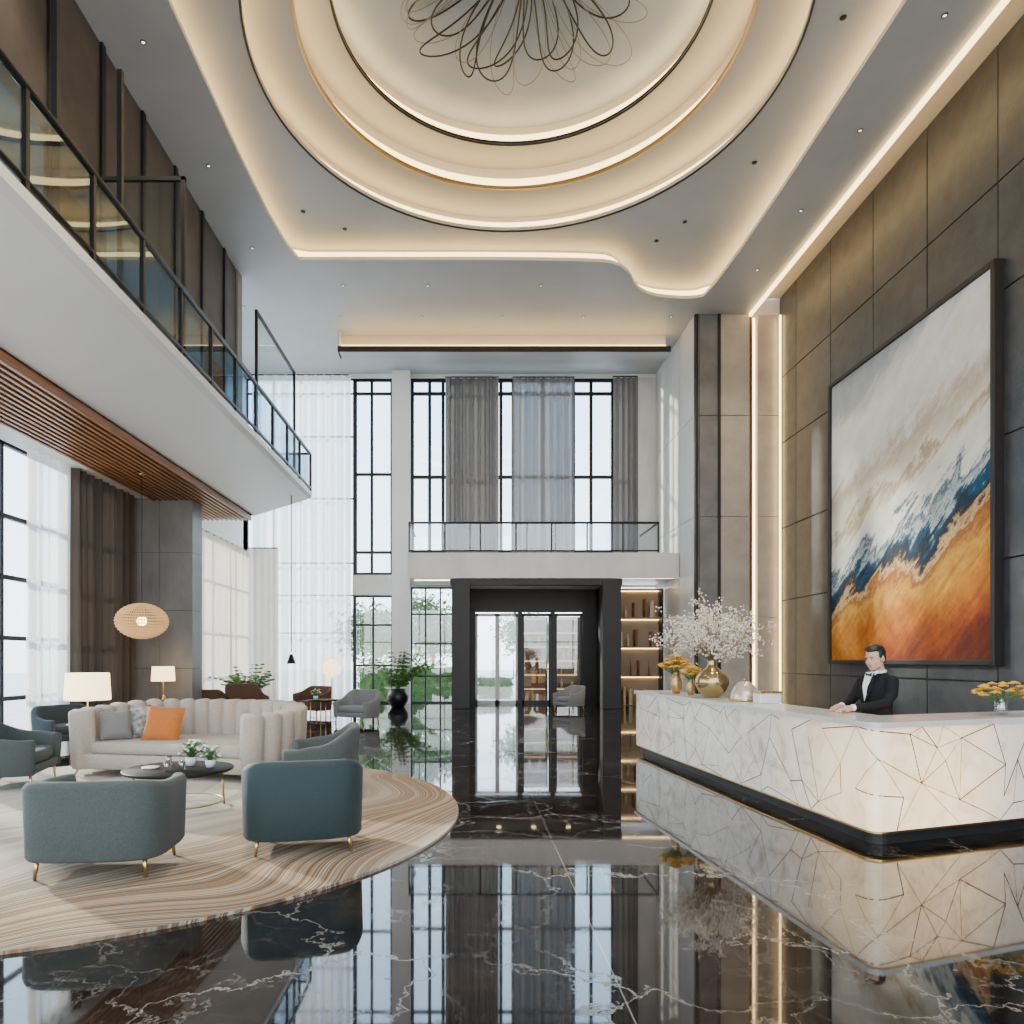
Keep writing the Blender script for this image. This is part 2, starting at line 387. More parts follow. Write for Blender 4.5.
window('window_4','y',26.05,-2.2,6.0,5.0,12.05,[-1.5,-1.0,.1,1.15,1.6,2.7,3.85,4.5,5.3],[5.6,8.4,11.5],.12)
window('window_5','y',26.05,-2.2,-.55,0,4.3,[-1.65,-1.1],[3.3,2.2,1.0],.06)
def curtain(name,p0,p1,z0,z1,m,wl=.22,amp=.06,seed=0):
    b=B(); p0=Vector((*p0,0)); p1=Vector((*p1,0)); L=(p1-p0).length; d=(p1-p0)/L; n=Vector((-d.y,d.x,0))
    nu=int(L/wl*10)
    def fn(u,v):
        s=u*L; ph=s/wl*2*math.pi+1.2*math.sin(s*1.7+seed)+.2*math.sin(v*3+s)
        a=amp*(.75+.35*v*math.sin(s*2.3+seed))
        p=p0+d*s+n*(a*math.sin(ph)+.25*a*math.sin(2.3*ph)); return (p.x,p.y,z1+(z0-z1)*v)
    b.grid(fn,nu,10,m); 
    b.tube([(p0.x,p0.y,z1+.03),(p1.x,p1.y,z1+.03)],.025,'black',8)
    return b.out(name)
curtain('sheer_curtain',(-8.0,25.6),(-4.35,25.6),.02,12.0,'sheer',.34,.12,1)
curtain('grey_curtain',(-.9,25.55),(1.05,25.55),5.1,11.9,'drape',.26,.14,2)
curtain('grey_curtain',(1.55,25.55),(3.8,25.55),5.1,11.9,sheer('grey_sheer',(.23,.22,.215),.04,.32),.30,.14,3)
curtain('grey_curtain',(5.2,25.5),(6.1,25.5),5.1,11.9,'drape',.24,.10,5)
b=B()
b.box(-2.0,6.86,23.0,25.8,4.35,5.05,'stone_lt'); b.box(-2.05,6.86,22.94,23.0,4.28,5.12,'stone_lt')
b.out('balcony_slab',bevel=.01)
b=B()
b.tube([(-2,23.05,6.12),(6.2,23.05,6.12)],.04,'black'); b.tube([(-2,23.05,5.2),(6.2,23.05,5.2)],.025,'black')
b.tube([(-2,23.05,6.12),(-2,25.6,6.12)],.035,'black'); b.tube([(6.2,23.05,6.12),(6.2,25.5,6.12)],.035,'black')
for i in range(8): x=-2+8.2*i/7; b.box(x-.025,x+.025,23.03,23.07,5.12,6.12,'black')
b.box(-1.95,6.15,23.045,23.055,5.22,6.08,'glassclr')
b.box(-2.005,-1.995,23.1,25.5,5.22,6.08,'glassclr')
b.out('balcony_railing')
b=B()
b.box(-.6,.0,22.9,23.4,0,4.26,'bronze'); b.box(4.35,4.95,22.9,23.4,0,4.26,'bronze')
b.box(-.2,.0,23.4,25.88,0,4.26,'bronze')
b.box(4.6,4.95,23.4,25.88,0,4.26,'bronze')
b.box(.0,4.6,25.5,25.8,3.35,4.26,'bronze')
b.box(-.65,5.0,22.95,23.2,4.05,4.26,'bronze'); b.box(-.6,4.95,23.2,25.88,4.18,4.26,'ceilcream')
b.out('entrance_portal',bevel=.015)
b=B()
for x in (1,2.2,3.4): b.lathe([(.001,0),(.08,0),(.08,.012)],(x,24.2,4.165),'led2',16)
b.box(-1.9,-.7,24,24.05,4.325,4.345,'led2'); b.box(5.1,6.8,23.4,23.45,4.325,4.345,'led2')
b.out('portal_light')
M['wood']=noisy('walnut',(.16,.07,.03),(.30,.15,.07),3,.4,0,6,stretch=(8,8,.6))
def door(name,x0,x1,m='black'):
    b=B(); y=25.6
    b.box(x0,x0+.08,y,y+.08,0,3.3,m); b.box(x1-.08,x1,y,y+.08,0,3.3,m); b.box(x0,x1,y,y+.08,3.2,3.3,m); b.box(x0,x1,y,y+.08,0,.12,m)
    b.box(x0+.08,x1-.08,y+.035,y+.045,.12,3.2,'glass'); b.tube([(x1-.16,y-.05,.9),(x1-.16,y-.05,1.6)],.015,'gold')
    b.box(x1-.17,x1-.15,y-.05,y+.02,.95,.98,'gold'); b.box(x1-.17,x1-.15,y-.05,y+.02,1.52,1.55,'gold')
    b.out(name)
door('door_1',.2,1.0,mat('door_frame_white',(.7,.7,.68),.4)); door('door_2',1.0,1.75,mat('door_frame_white2',(.7,.7,.68),.4)); 
b=B(); b.box(0,.2,25.5,25.8,0,3.35,'bronze'); b.box(1.75,1.9,25.5,25.8,0,3.35,'bronze'); b.box(2.95,3.1,25.5,25.8,0,3.35,'bronze'); b.box(4.1,4.6,25.5,25.8,0,3.35,'bronze'); b.out('trim_3')
door('door_3',1.9,2.95); door('door_4',3.1,4.1)
BC=[mat('book%d'%i,c,.6) for i,c in enumerate([(.5,.2,.08),(.6,.45,.2),(.08,.05,.04),(.65,.6,.5),(.22,.08,.04),(.28,.11,.05)])]
def shelf(name,x0,x1,y0,y1,z0,z1,rows,seed,backm='wood',dens=.75,ledm='led3'):
    random.seed(seed); b=B()
    b.box(x0,x1,y1-.03,y1,z0,z1,backm); b.box(x0,x0+.05,y0,y1,z0,z1,'bronze'); b.box(x1-.05,x1,y0,y1,z0,z1,'bronze')
    for i in range(rows+1):
        z=z0+(z1-z0)*i/rows; b.box(x0,x1,y0,y1,z-.02 if i else z,z+.02,'wood')
        if i<rows:
            zt2=z0+(z1-z0)*(i+1)/rows
            b.box(x0+.06,x1-.06,y1-.08,y1-.05,zt2-.05,zt2-.03,ledm)
            x=x0+.1
            while x<x1-.2:
                w=random.uniform(.05,.12); h=random.uniform(.35,.8)*(z1-z0)/rows*.8
                if random.random()<dens:
                    if random.random()<.45: b.lathe([(.001,0),(w*.5,0),(w*.55,h*.5),(w*.2,h*.75),(w*.2,h),(.001,h)],(x+w/2,y0+.15,z+.021),random.choice(BC),12)
                    else: b.box(x,x+w*.7,y0+.06,y1-.1,z+.02,z+.02+h,random.choice(BC))
                x+=w+random.choice([.005,.01,.12])
    b.out(name)
WB=mat('shelf_back_glow',(.15,.065,.025),.6,emit=(1,.42,.14),es=.05)
shelf('bookshelf',1.92,2.93,26.4,26.75,0,3.2,6,1,WB); shelf('bookshelf',3.12,4.15,26.4,26.75,0,3.2,6,2,WB)
shelf('display_shelf',5.0,6.8,24.6,25.1,0,4.1,4,5,mat('shelf_back_beige',(.30,.21,.13),.6),.45,'led2')
# ---------------------------------------------------------------- left side
b=B()
b.box(-8.5,-8.3,-3,26.2,12.0,12.7,'white'); b.box(-8.5,-8.3,-3,26.2,5.55,7.0,'white'); 
for y0,y1 in ((-3,-2.6),(3.6,4),(9.4,9.6),(16.4,18.2),(25.6,26.2)): b.box(-8.5,-8.3,y0,y1,0,12.1,'stone_lt')
b.out('wall_left')
window('window_6','x',-8.4,9.6,16.4,0,5.55,[10.6+.95*i for i in range(7)],[.9,2.0,3.1,4.2],.08)
window('window_7','x',-8.4,4,9.4,0,5.55,[4.9,5.8,6.7,7.6,8.5],[.9,2.0,3.1,4.2],.06)
window('window_8','x',-8.4,-2.6,3.6,0,5.55,[-1.5,-.4,.7,1.8,2.8],[.9,2.0,3.1,4.2],.06)
window('window_9','x',-8.4,18.2,25.6,0,5.55,[19.2,20.2,21.2,22.2,23.2,24.2],[1.2,2.6,4.2],.05)
window('window_10','x',-8.4,19.6,25.6,7.0,12.0,[21,22.5,24],[9],.05)
curtain('sheer_curtain',(-8.1,12.9),(-8.1,14.1),.02,5.5,sheer('sheer_light',(.93,.90,.86),.28,.6),.3,.08,2)
curtain('brown_curtain',(-8.05,14.1),(-8.05,16.75),.02,5.5,'drapeb',.28,.13,7)
curtain('cream_curtain',(-8.05,18.2),(-8.05,25.0),.02,5.5,'sheerc',.5,.17,9)
curtain('cream_curtain',(-8.0,25.2),(-6.9,25.2),.02,5.6,'sheerc',.25,.07,11)
b=B()
for z0,z1 in ((0,1.4),(1.4,2.8),(2.8,4.2),(4.2,5.6)):
    b.box(-8.3,-7.5,16.9,17.5,z0+.006,z1-.006,'stone_md'); b.box(-7.49,-6.7,16.9,17.5,z0+.006,z1-.006,'stone_md')
b.box(-8.28,-6.72,16.92,17.48,0,5.6,'bronze')
b.out('wall_pier')
b=B()
YE=19.4
sec=[(-4.38,6.25),(-4.38,6.12),(-4.48,6.06),(-5.95,5.6),(-8.3,5.6),(-8.3,6.25)]
n=len(sec)
b.add([(x,-3,z) for x,z in sec]+[(x,YE,z) for x,z in sec],[(i,(i+1)%n,n+(i+1)%n,n+i) for i in range(n)]+[tuple(range(n)),tuple(range(n,2*n))[::-1]],'fascia')
b.out('mezzanine_slab')
M['slat']=noisy('wood_slat',(.24,.10,.04),(.46,.22,.095),2,.4,0,5,stretch=(10,.5,10))
b=B()
x=-6.02
while x>-7.7:
    b.box(x-.055,x,-3,YE-.1,5.44,5.6,'slat'); x-=.13
b.box(-7.7,-6.0,-3,YE-.1,5.58,5.598,mat('slat_back',(.04,.02,.012),.7))
b.box(-8.3,-7.75,-3,YE-.1,5.5,5.6,'white')
b.out('wood_slat_ceiling')
b=B()
M['panel_br']=noisy('panel_brown',(.045,.037,.033),(.080,.066,.058),2,.45)
M['amber']=emis('amber_window',(1,.46,.14),.16)
M['bluewin']=mat('blue_glass_panel',(.08,.14,.19),.22,0)
y=-3
i=0
while y<18.9:
    y1=min(y+1.5,19.0)
    b.box(-6.5,-6.35,y,y1,6.25,12.2,'panel_br')
    b.box(-6.36,-6.3,y,y+.12,6.25,12.2,'black')
    mm='amber' if i%4==1 else 'bluewin'
    b.box(-6.36,-6.33,y+.2,y1-.1,6.4,9.0 if i%4==1 else 9.4,mm)
    y=y1; i+=1
b.out('wall_mezzanine')
b=B(); 
for z0,z1 in ((6.25,8.2),(8.2,10.2),(10.2,12.2)): b.box(-8.3,-6.3,19.0,19.35,z0+.005,z1-.005,'stone_md')
b.out('stone_column')
b=B(); xr=-4.42
b.tube([(xr,-3,7.3),(xr,19.35,7.3)],.045,'black'); b.tube([(xr,-3,6.36),(xr,19.35,6.36)],.035,'black')
yy=-3
while yy<19.4:
    b.box(xr-.03,xr+.03,yy-.03,yy+.03,6.2,7.3,'black')
    if yy<18: b.box(xr-.006,xr+.006,yy+.05,yy+1.2,6.38,7.26,'glassblue')
    yy+=1.2444
b.tube([(xr,19.35,7.3),(-6.2,19.35,7.3)],.035,'black'); b.tube([(xr,19.35,6.36),(-6.2,19.35,6.36)],.025,'black'); b.box(-6.2,xr-.03,19.345,19.355,6.38,7.26,'glassblue')
for yy in (7.57,8.97,10.95):
    b.box(xr-.09,xr-.03,yy-.03,yy+.03,6.2,9.15,'black')
b.box(-6.3,xr-.03,10.92,10.98,9.09,9.15,'black'); b.box(-6.3,xr-.03,10.945,10.955,6.4,9.09,'glassclr')
b.out('mezzanine_railing')
b=B()
for yy in (15.8,19.2): b.box(-4.85,-4.79,yy-.03,yy+.03,6.25,9.5,'black')
b.box(-4.85,-4.79,15.8,19.2,9.44,9.5,'black'); b.box(-4.825,-4.815,15.83,19.17,6.26,9.44,'glassclr')
b.out('glass_screen')
b=B(); b.box(-8.4,9.6,-3.2,-3,0,.4,'white'); b.box(-8.4,9.6,-3.2,-3,11.4,13,'white'); b.box(-8.4,9.6,-3.2,-3,5.6,6.3,'white'); b.out('wall_front')
window('fill_opening_1','y',-3.1,-8.4,9.6,.4,5.6,[-6,-4,-2,0,2,4,6,8],[3],.08,gl=False)  # unglazed bays behind the camera, added to let frontal daylight in
window('fill_opening_2','y',-3.1,-8.4,9.6,6.3,11.4,[-6,-4,-2,0,2,4,6,8],[9],.08,gl=False)  # upper row of the added daylight openings, unseen

# ---------------------------------------------------------------- outside
b=B(); b.box(-60,60,26.3,120,-.25,-.12,noisy('paving',(.45,.44,.42),(.55,.54,.52),1,.7)); b.box(-60,-8.6,-10,26.3,-.25,-.12,noisy('paving2',(.45,.44,.42),(.55,.54,.52),1,.7)); b.out('ground')
def hedge(name,x0,x1,y0,y1,h,seed,nl=2200):
    rr=random.Random(seed); b=B(); b.box(x0+.1,x1-.1,y0+.1,y1-.1,-.12,h*.8,'leaf')
    for _ in range(nl):
        x=rr.uniform(x0,x1); y=rr.uniform(y0,y1); z=rr.uniform(0,h*(.85+.3*noise.noise(Vector((x*1.5,y,seed)))))
        a=rr.uniform(0,6.28); s=rr.uniform(.06,.16); t=rr.uniform(-.8,.8)
        d=Vector((math.cos(a),math.sin(a),t)).normalized()*s; e=d.cross(Vector((rr.random(),rr.random(),1))).normalized()*s*.45
        c=Vector((x,y,z)); b.add([c-d,c+e,c+d,c-e],[(0,1,2,3)],'leaf2')
    b.out(name)
hedge('garden_hedge',-4.6,-.4,28.5,29.5,1.6,1); hedge('garden_hedge',.3,1.9,31,32,1.0,2,1000)
def tree(name,x,y,h,seed):
    rr=random.Random(seed); b=B(); b.tube([(0,0,-.12),(.1,0,h*.4),(0,.1,h*.7)],[.12,.08,.05],'wood')
    for k in range(10):
        c=Vector((rr.uniform(-1,1),rr.uniform(-1,1),h*rr.uniform(.4,.9)))
        b.tube([(0,0,h*.4),c],[.05,.02],'wood',6)
        for _ in range(340):
            p=c+Vector((rr.gauss(0,.5),rr.gauss(0,.5),rr.gauss(0,.45))); a=rr.uniform(0,6.28); s=rr.uniform(.07,.17)
            d=Vector((math.cos(a),math.sin(a),rr.uniform(-1,1)))*s; e=d.cross(Vector((rr.random(),rr.random(),1))).normalized()*s*.5
            b.add([p-d,p+e,p+d,p-e],[(0,1,2,3)],'leaf2')
    b.out(name,(x,y,0))
tree('garden_tree',-4.6,33.5,4.3,3); tree('garden_tree',-1.9,34.5,4.6,4); tree('garden_tree',3.2,38,4,6)

# ---------------------------------------------------------------- rug
def rug_mat():
    m,nt,b_=newmat('rug_wool'); L=nt.links
    tc=N(nt,'ShaderNodeTexCoord')
    nz=N(nt,'ShaderNodeTexNoise',ins={'Scale':.34,'Detail':1.2}); L.new(tc.outputs['Object'],nz.inputs['Vector'])
    mv=N(nt,'ShaderNodeVectorMath',operation='MULTIPLY_ADD'); mv.inputs[1].default_value=(3.0,3.0,0); L.new(nz.outputs['Color'],mv.inputs[0]); L.new(tc.outputs['Object'],mv.inputs[2])
    ln=N(nt,'ShaderNodeVectorMath',operation='DISTANCE'); ln.inputs[1].default_value=(-1.6,3.6,0); L.new(mv.outputs[0],ln.inputs[0])
    n1=N(nt,'ShaderNodeTexNoise',noise_dimensions='1D',ins={'Scale':5.5,'Detail':5,'Roughness':.75}); L.new(ln.outputs['Value'],n1.inputs['W'])
    r1=ramp(nt,[(.30,(.035,.022,.014)),(.38,(.20,.095,.030)),(.43,(.36,.28,.18)),(.47,(.07,.045,.035)),(.52,(.26,.135,.045)),(.57,(.44,.36,.25)),(.62,(.11,.07,.045)),(.70,(.30,.17,.07))]); L.new(n1.outputs[0],r1.inputs[0])
    n2=N(nt,'ShaderNodeTexNoise',noise_dimensions='1D',ins={'Scale':3.0,'Detail':3}); L.new(ln.outputs['Value'],n2.inputs['W'])
    r2=ramp(nt,[(.35,(.36,.315,.25)),(.5,(.50,.45,.375)),(.65,(.43,.38,.31))]); L.new(n2.outputs[0],r2.inputs[0])
    dv=N(nt,'ShaderNodeMath',operation='DIVIDE'); dv.inputs[1].default_value=10; L.new(ln.outputs['Value'],dv.inputs[0])
    rm=ramp(nt,[(.54,(0,0,0)),(.62,(.9,.9,.9)),(.73,(1,1,1)),(.79,(.25,.25,.25)),(.88,(.08,.08,.08))])
    L.new(dv.outputs[0],rm.inputs[0])
    mx=N(nt,'ShaderNodeMixRGB'); L.new(rm.outputs[0],mx.inputs[0]); L.new(r2.outputs[0],mx.inputs[1]); L.new(r1.outputs[0],mx.inputs[2])
    L.new(mx.outputs[0],b_.inputs['Base Color']); b_.inputs['Roughness'].default_value=.95
    n2=N(nt,'ShaderNodeTexNoise',ins={'Scale':120,'Detail':3}); L.new(tc.outputs['Object'],n2.inputs['Vector'])
    bp=N(nt,'ShaderNodeBump',ins={'Strength':.5,'Distance':.01}); L.new(n2.outputs[0],bp.inputs['Height']); L.new(bp.outputs[0],b_.inputs['Normal'])
    return m
M['rug']=rug_mat()
b=B(); b.prism(circ(0,0,3.75,128),0.0,.022,'rug'); b.out('round_rug',(-3.87,7.3,.001))
RZ=.0245
# ---------------------------------------------------------------- seating
def barrel(name,w,d,hb,ha,th,sh,m,loc,rz,channels=0,phimax=128,nexp=3.0,leg=.17,legm='gold',nleg=4,seatm=None,front=.0,flare=.04,rip_=.045):
    b=B(); pm=math.radians(phimax); K=channels*14 if channels else 60
    def plan(t,inset=0,z=0):
        ph=t*pm; s_,c_=math.sin(ph),math.cos(ph)
        f=lambda q:math.copysign(abs(q)**(2/nexp),q)
        fl=flare*(z/hb)
        return Vector(((w/2-inset+fl)*f(s_),-(d/2-inset+fl)*f(c_)))
    def hh(t):
        a=abs(t); k=max(0,min(1,(a-.25)/.6)); k=k*k*(3-2*k); return hb+(ha-hb)*k
    def sec(t):
        h=hh(t); z0=leg
        return [(0.012,z0),(0,z0+.02),(0,z0+(h-z0)*.5),(0,h-.045),(.012,h-.015),(th*.3,h),(th*.7,h),(th-.012,h-.015),(th,h-.045),(th,z0+(h-z0)*.5),(th,z0+.02),(th-.012,z0)]
    ns=12
    vs=[];fs=[]
    NS=600; acc=[0]; pr=plan(-1)
    for i in range(1,NS+1):
        q=plan(-1+2*i/NS); acc.append(acc[-1]+(q-pr).length); pr=q
    def tt(f):
        tgt=f*acc[-1]
        k=min(NS,max(1,bisect.bisect_left(acc,tgt))); a,c=acc[k-1],acc[k]
        return -1+2*((k-1)+(tgt-a)/(c-a if c>a else 1))/NS
    for i in range(K+1):
        t=tt(i/K)
        for ins,z in sec(t):
            rip=0
            if channels: rip=rip_*(abs(math.sin(math.pi*channels*i/K))**.5)
            p=plan(t,ins-(rip if ins<th/2 else 0)+(rip if ins>th/2 else 0),z) ; vs.append((p.x,p.y,z+rip*.6*(1 if z>hh(t)-.05 else 0)))
    for i in range(K):
        for j in range(ns): fs.append((i*ns+j,i*ns+(j+1)%ns,(i+1)*ns+(j+1)%ns,(i+1)*ns+j))
    fs.append(tuple(range(ns))[::-1]); fs.append(tuple(K*ns+j for j in range(ns)))
    b.add(vs,fs,m,True)
    sm=seatm or m
    def ring(ins,z,fr):
        pts=[]
        for i in range(41):
            t=-1+2*i/40; p=plan(t,ins); pts.append(p)
        a=pts[-1]; c=pts[0]
        for k in range(1,16):
            q=a.lerp(c,k/16); q=Vector((q.x,q.y+fr*math.sin(math.pi*k/16))); pts.append(q)
        return [(p.x,p.y,z) for p in pts]
    def loft(levels):
        rs=[ring(*l) for l in levels]; n=len(rs[0]); vs=[p for r in rs for p in r]; fs=[]
        for j in range(len(rs)-1):
            for i in range(n): fs.append((j*n+i,j*n+(i+1)%n,(j+1)*n+(i+1)%n,(j+1)*n+i))
        fs.append(tuple(range(n))[::-1]); fs.append(tuple((len(rs)-1)*n+i for i in range(n)))
        b.add(vs,fs,sm,True)
    loft([(.03,leg+.005,front),(.02,leg+.02,front+.01),(.02,sh-.17,front+.01),(.04,sh-.16,front)])
    loft([(th-.01,sh-.155,front+.02),(th-.02,sh-.13,front+.05),(th-.02,sh-.04,front+.05),(th,sh-.01,front+.03),(th+.05,sh,front-.0)])
    lx=w/2-.06; ly=d/2-.06
    lp=[(-lx*.86,-ly*.86),(lx*.86,-ly*.86),(-lx*.88,ly*.72),(lx*.88,ly*.72)]
    if nleg>4: lp+=[(0,-ly),(0,ly*.5)]
    for x,y in lp: b.tube([(x,y,leg+.02),(x*1.04,y*1.04,0)],[.02,.012],legm,8)
    return b.out(name,loc,rz)
def fabric(name,c,rough=.9,var=.15,sheen=.08):
    c1=tuple(x*(1-var) for x in c); c2=tuple(min(1,x*(1+var)) for x in c)
    m=noisy(name,c1,c2,60,rough,.35,3,bscale=260)
    m.node_tree.nodes['Principled BSDF'].inputs['Sheen Weight'].default_value=sheen
    return m
M['tealg']=fabric('fabric_grey_teal',(.055,.067,.060)); M['teald']=fabric('fabric_dark_teal',(.008,.023,.025),.6); M['blueg']=fabric('fabric_blue_grey',(.035,.052,.062))
M['cream']=fabric('fabric_cream',(.42,.345,.275)); M['brownf']=fabric('fabric_brown',(.11,.048,.028)); M['orange']=fabric('fabric_orange',(.48,.14,.02)); M['greyf']=fabric('fabric_grey',(.19,.19,.18))
A=math.radians
barrel('barrel_armchair',.98,.84,.71,.66,.10,.42,'tealg',(-2.76,5.36,RZ),A(5),nexp=4.2,flare=.02,leg=.14)
barrel('barrel_armchair',.96,.84,.765,.66,.10,.44,'teald',(-1.43,6.0,RZ),A(14),nexp=4.0,flare=.02,leg=.13)
barrel('barrel_armchair',1.15,.90,.80,.58,.10,.45,'tealg',(-1.80,8.3,RZ),A(98),nexp=3.4)
barrel('barrel_armchair',1.15,.9,.76,.60,.10,.44,'tealg',(-5.75,8.9,RZ),A(-75),nexp=3.4)
barrel('barrel_armchair',1.1,.85,.78,.56,.1,.45,'blueg',(-7.2,12.6,0),A(-120))
barrel('barrel_armchair',1.1,.85,.85,.56,.1,.45,'greyf',(-2.85,17.6,0),A(150))
barrel('barrel_armchair',.95,.8,.80,.56,.1,.45,'greyf',(3.1,22.0,0),A(120))
barrel('barrel_armchair',1.1,.85,.85,.62,.1,.45,'brownf',(-6.9,18.2,0),A(10))
barrel('barrel_armchair',1.0,.85,1.0,.65,.1,.45,'brownf',(-5.85,18.4,0),A(-10))
barrel('barrel_armchair',1.0,.85,.85,.65,.1,.45,'brownf',(-4.5,20.0,0),A(150))
barrel('curved_sofa',3.05,1.8,.93,.84,.13,.46,'cream',(-3.92,9.8,RZ),A(167),channels=22,nexp=2.5,phimax=132,leg=.10,nleg=6,front=-.06,flare=.05,rip_=.085)
def pillow(name,loc,rot,s,m):
    b=B(); s2=s/2
    def fn(sg):
        def f(u,v):
            x=(u*2-1); y=(v*2-1); k=(1-x**4)*(1-y**4)
            return (x*s2*(1-.07*(1-y*y)),y*s2*(1-.07*(1-x*x)),sg*.085*k**.55)
        return f
    b.grid(fn(1),14,14,m); b.grid(fn(-1),14,14,m)
    o=b.out(name,loc); o.rotation_euler=rot; return o
pillow('orange_cushion',(-4.30,9.82,.70),(A(72),A(6),A(4)),.52,'orange')
M['patt']=noisy('fabric_pattern',(.06,.06,.065),(.46,.44,.40),14,.9)
pillow('patterned_cushion',(-4.66,10.08,.72),(A(72),A(-8),A(12)),.46,'patt')
pillow('grey_cushion',(-4.96,9.8,.69),(A(72),0,A(35)),.42,'greyf')
M['tabletop']=mat('black_lacquer',(.012,.011,.011),.5)
M['tabletop'].node_tree.nodes['Principled BSDF'].inputs['Specular IOR Level'].default_value=.12
def roundtable(name,R,h,loc,legm='gold',top='tabletop',n=4):
    b=B(); b.lathe([(.001,h-.035),(R-.02,h-.035),(R,h-.02),(R,h-.008),(R-.01,h),(.001,h)],(0,0,0),top,48)
    for i in range(n):
        a=2*math.pi*i/n+.4; x,y=math.cos(a)*R*.82,math.sin(a)*R*.82
        b.tube([(x*.95,y*.95,h-.03),(x,y,0)],.013,legm,8)
    k=48; b.tube([(math.cos(2*math.pi*i/k)*R*.81,math.sin(2*math.pi*i/k)*R*.81,.06) for i in range(k+1)],.008,legm,6,caps=False)
    b.out(name,loc)
TX,TY=-3.12,7.5
roundtable('coffee_table',.56,.42,(TX,TY,RZ))
TZ=RZ+.422
M['ceram']=mat('white_ceramic',(.75,.73,.7),.25)
b=B(); b.lathe([(.001,0),(.08,0),(.09,.015),(.085,.02),(.001,.012)],(0,0,0),'ceram'); b.out('plate',(TX-.28,TY-.05,TZ))
def smallplant(name,loc,seed,flower=True,s=1.0):
    rr=random.Random(seed); b=B()
    b.lathe([(.001,0),(.045,0),(.058,.08),(.05,.08),(.04,.02),(.001,.02)],(0,0,0),'ceram',20)
    for _ in range(60):
        a=rr.uniform(0,6.28); r=rr.uniform(.02,.13); h=rr.uniform(.1,.22)
        p=Vector((math.cos(a)*r,math.sin(a)*r,h)); b.tube([(0,0,.05),(p.x*.4,p.y*.4,h*.7),p],[.003,.003,.001],'leaf',4)
        d=Vector((math.cos(a),math.sin(a),.3))*.045; e=Vector((-math.sin(a),math.cos(a),.2))*.018
        b.add([p-d,p+e,p+d,p-e],[(0,1,2,3)],'leaf2')
        if flower and rr.random()<.4: b.ell(p+Vector((0,0,.015)),(.016,.016,.013),'ceram',8,5)
    b.out(name,loc,scale=s)
smallplant('potted_plant',(TX+.06,TY+.18,TZ),1,s=1.15); smallplant('potted_plant',(TX+.32,TY+.05,TZ),2,s=1.0)
M['gl2']=glass('tumbler_glass',(.85,.85,.85),.25)
for dx,dy in ((-.02,-.24),(.10,-.16),(-.20,.22)):
    b=B(); b.lathe([(.001,0),(.03,0),(.036,.1),(.033,.1),(.027,.01),(.001,.01)],(0,0,0),'gl2',16); b.out('glass_tumbler',(TX+dx,TY+dy,TZ))
M['shade']=mat('lamp_shade',(.9,.8,.6),.8,emit=(1,.70,.33),es=4.0)
def tablelamp(name,loc,R,hs,hb):
    b=B(); b.lathe([(.001,0),(.1,0),(.1,.02),(.02,.03),(.015,.05)],(0,0,0),'gold',24)
    b.lathe([(.03,.03),(.07,.10),(.08,.16),(.04,.22),(.012,.26),(.010,hb+.06)],(0,0,0),'gold',24)
    b.lathe([(R*.98,hb),(R,hb+.01),(R*.93,hb+hs-.01),(R*.92,hb+hs),(R*.9,hb+hs-.01),(R*.96,hb+.01),(R*.98,hb)],(0,0,0),'shade',40)
    b.out(name,loc)
roundtable('side_table',.32,.52,(-6.5,11.9,0),top='tabletop'); tablelamp('table_lamp',(-6.5,11.9,.521),.36,.46,.40)
roundtable('side_table',.3,.55,(-7.1,16.2,0)); tablelamp('table_lamp',(-7.1,16.2,.551),.26,.34,.56)
roundtable('side_table',.42,.55,(-3.9,18.6,0))
b=B(); b.lathe([(.001,0),(.1,0),(.1,.02),(.012,.03),(.01,.62)],(0,0,0),'gold',20); b.ell((0,0,.82),(.24,.24,.24),mat('globe_glow',(.9,.8,.65),.5,emit=(1,.72,.36),es=3.5),28,16)
b.out('globe_table_lamp',(-3.65,18.5,.551))
smallplant('potted_plant',(-4.1,18.6,.552),5,s=1.2)
roundtable('side_table',.5,.5,(-4.6,17.2,0))
M['rattan']=mat('rattan',(.55,.36,.15),.6,emit=(1,.60,.24),es=.5)
b=B(); R1,R2=.5,.36
for i in range(30):
    a=math.pi*i/30
    b.tube([(math.cos(a)*R1*math.cos(t),math.sin(a)*R1*math.cos(t),R2*math.sin(t)) for t in [2*math.pi*k/36 for k in range(37)]],.007,'rattan',5,caps=False)
for j in range(1,18):
    t=-math.pi/2+math.pi*j/18; r=R1*math.cos(t); nn_=72
    b.tube([((r+.014*math.cos(30*q+j*math.pi))*math.cos(q),(r+.014*math.cos(30*q+j*math.pi))*math.sin(q),R2*math.sin(t)) for q in [2*math.pi*k/nn_ for k in range(nn_+1)]],.011,'rattan',5,caps=False)
b.ell((0,0,0),(.10,.10,.10),emis('pendant_glow',(1,.70,.34),14),20,12)
b.tube([(0,0,.1),(0,0,5.44-2.4)],.007,'black',6); b.lathe([(.001,0),(.06,0),(.06,.03),(.001,.03)],(0,0,5.41-2.4),'gold',16)
b.out('woven_pendant_lamp',(-6.75,14.4,2.4))
b=B(); b.tube([(0,0,.3),(0,0,4.6)],.016,'black',6); b.lathe([(.12,0),(.04,.25),(.001,.26)],(0,0,0),'black',24); b.ell((0,0,.06),(.05,.05,.05),'led3',12,8); b.out('slim_pendant_lamp',(-4.75,18.6,1.5))
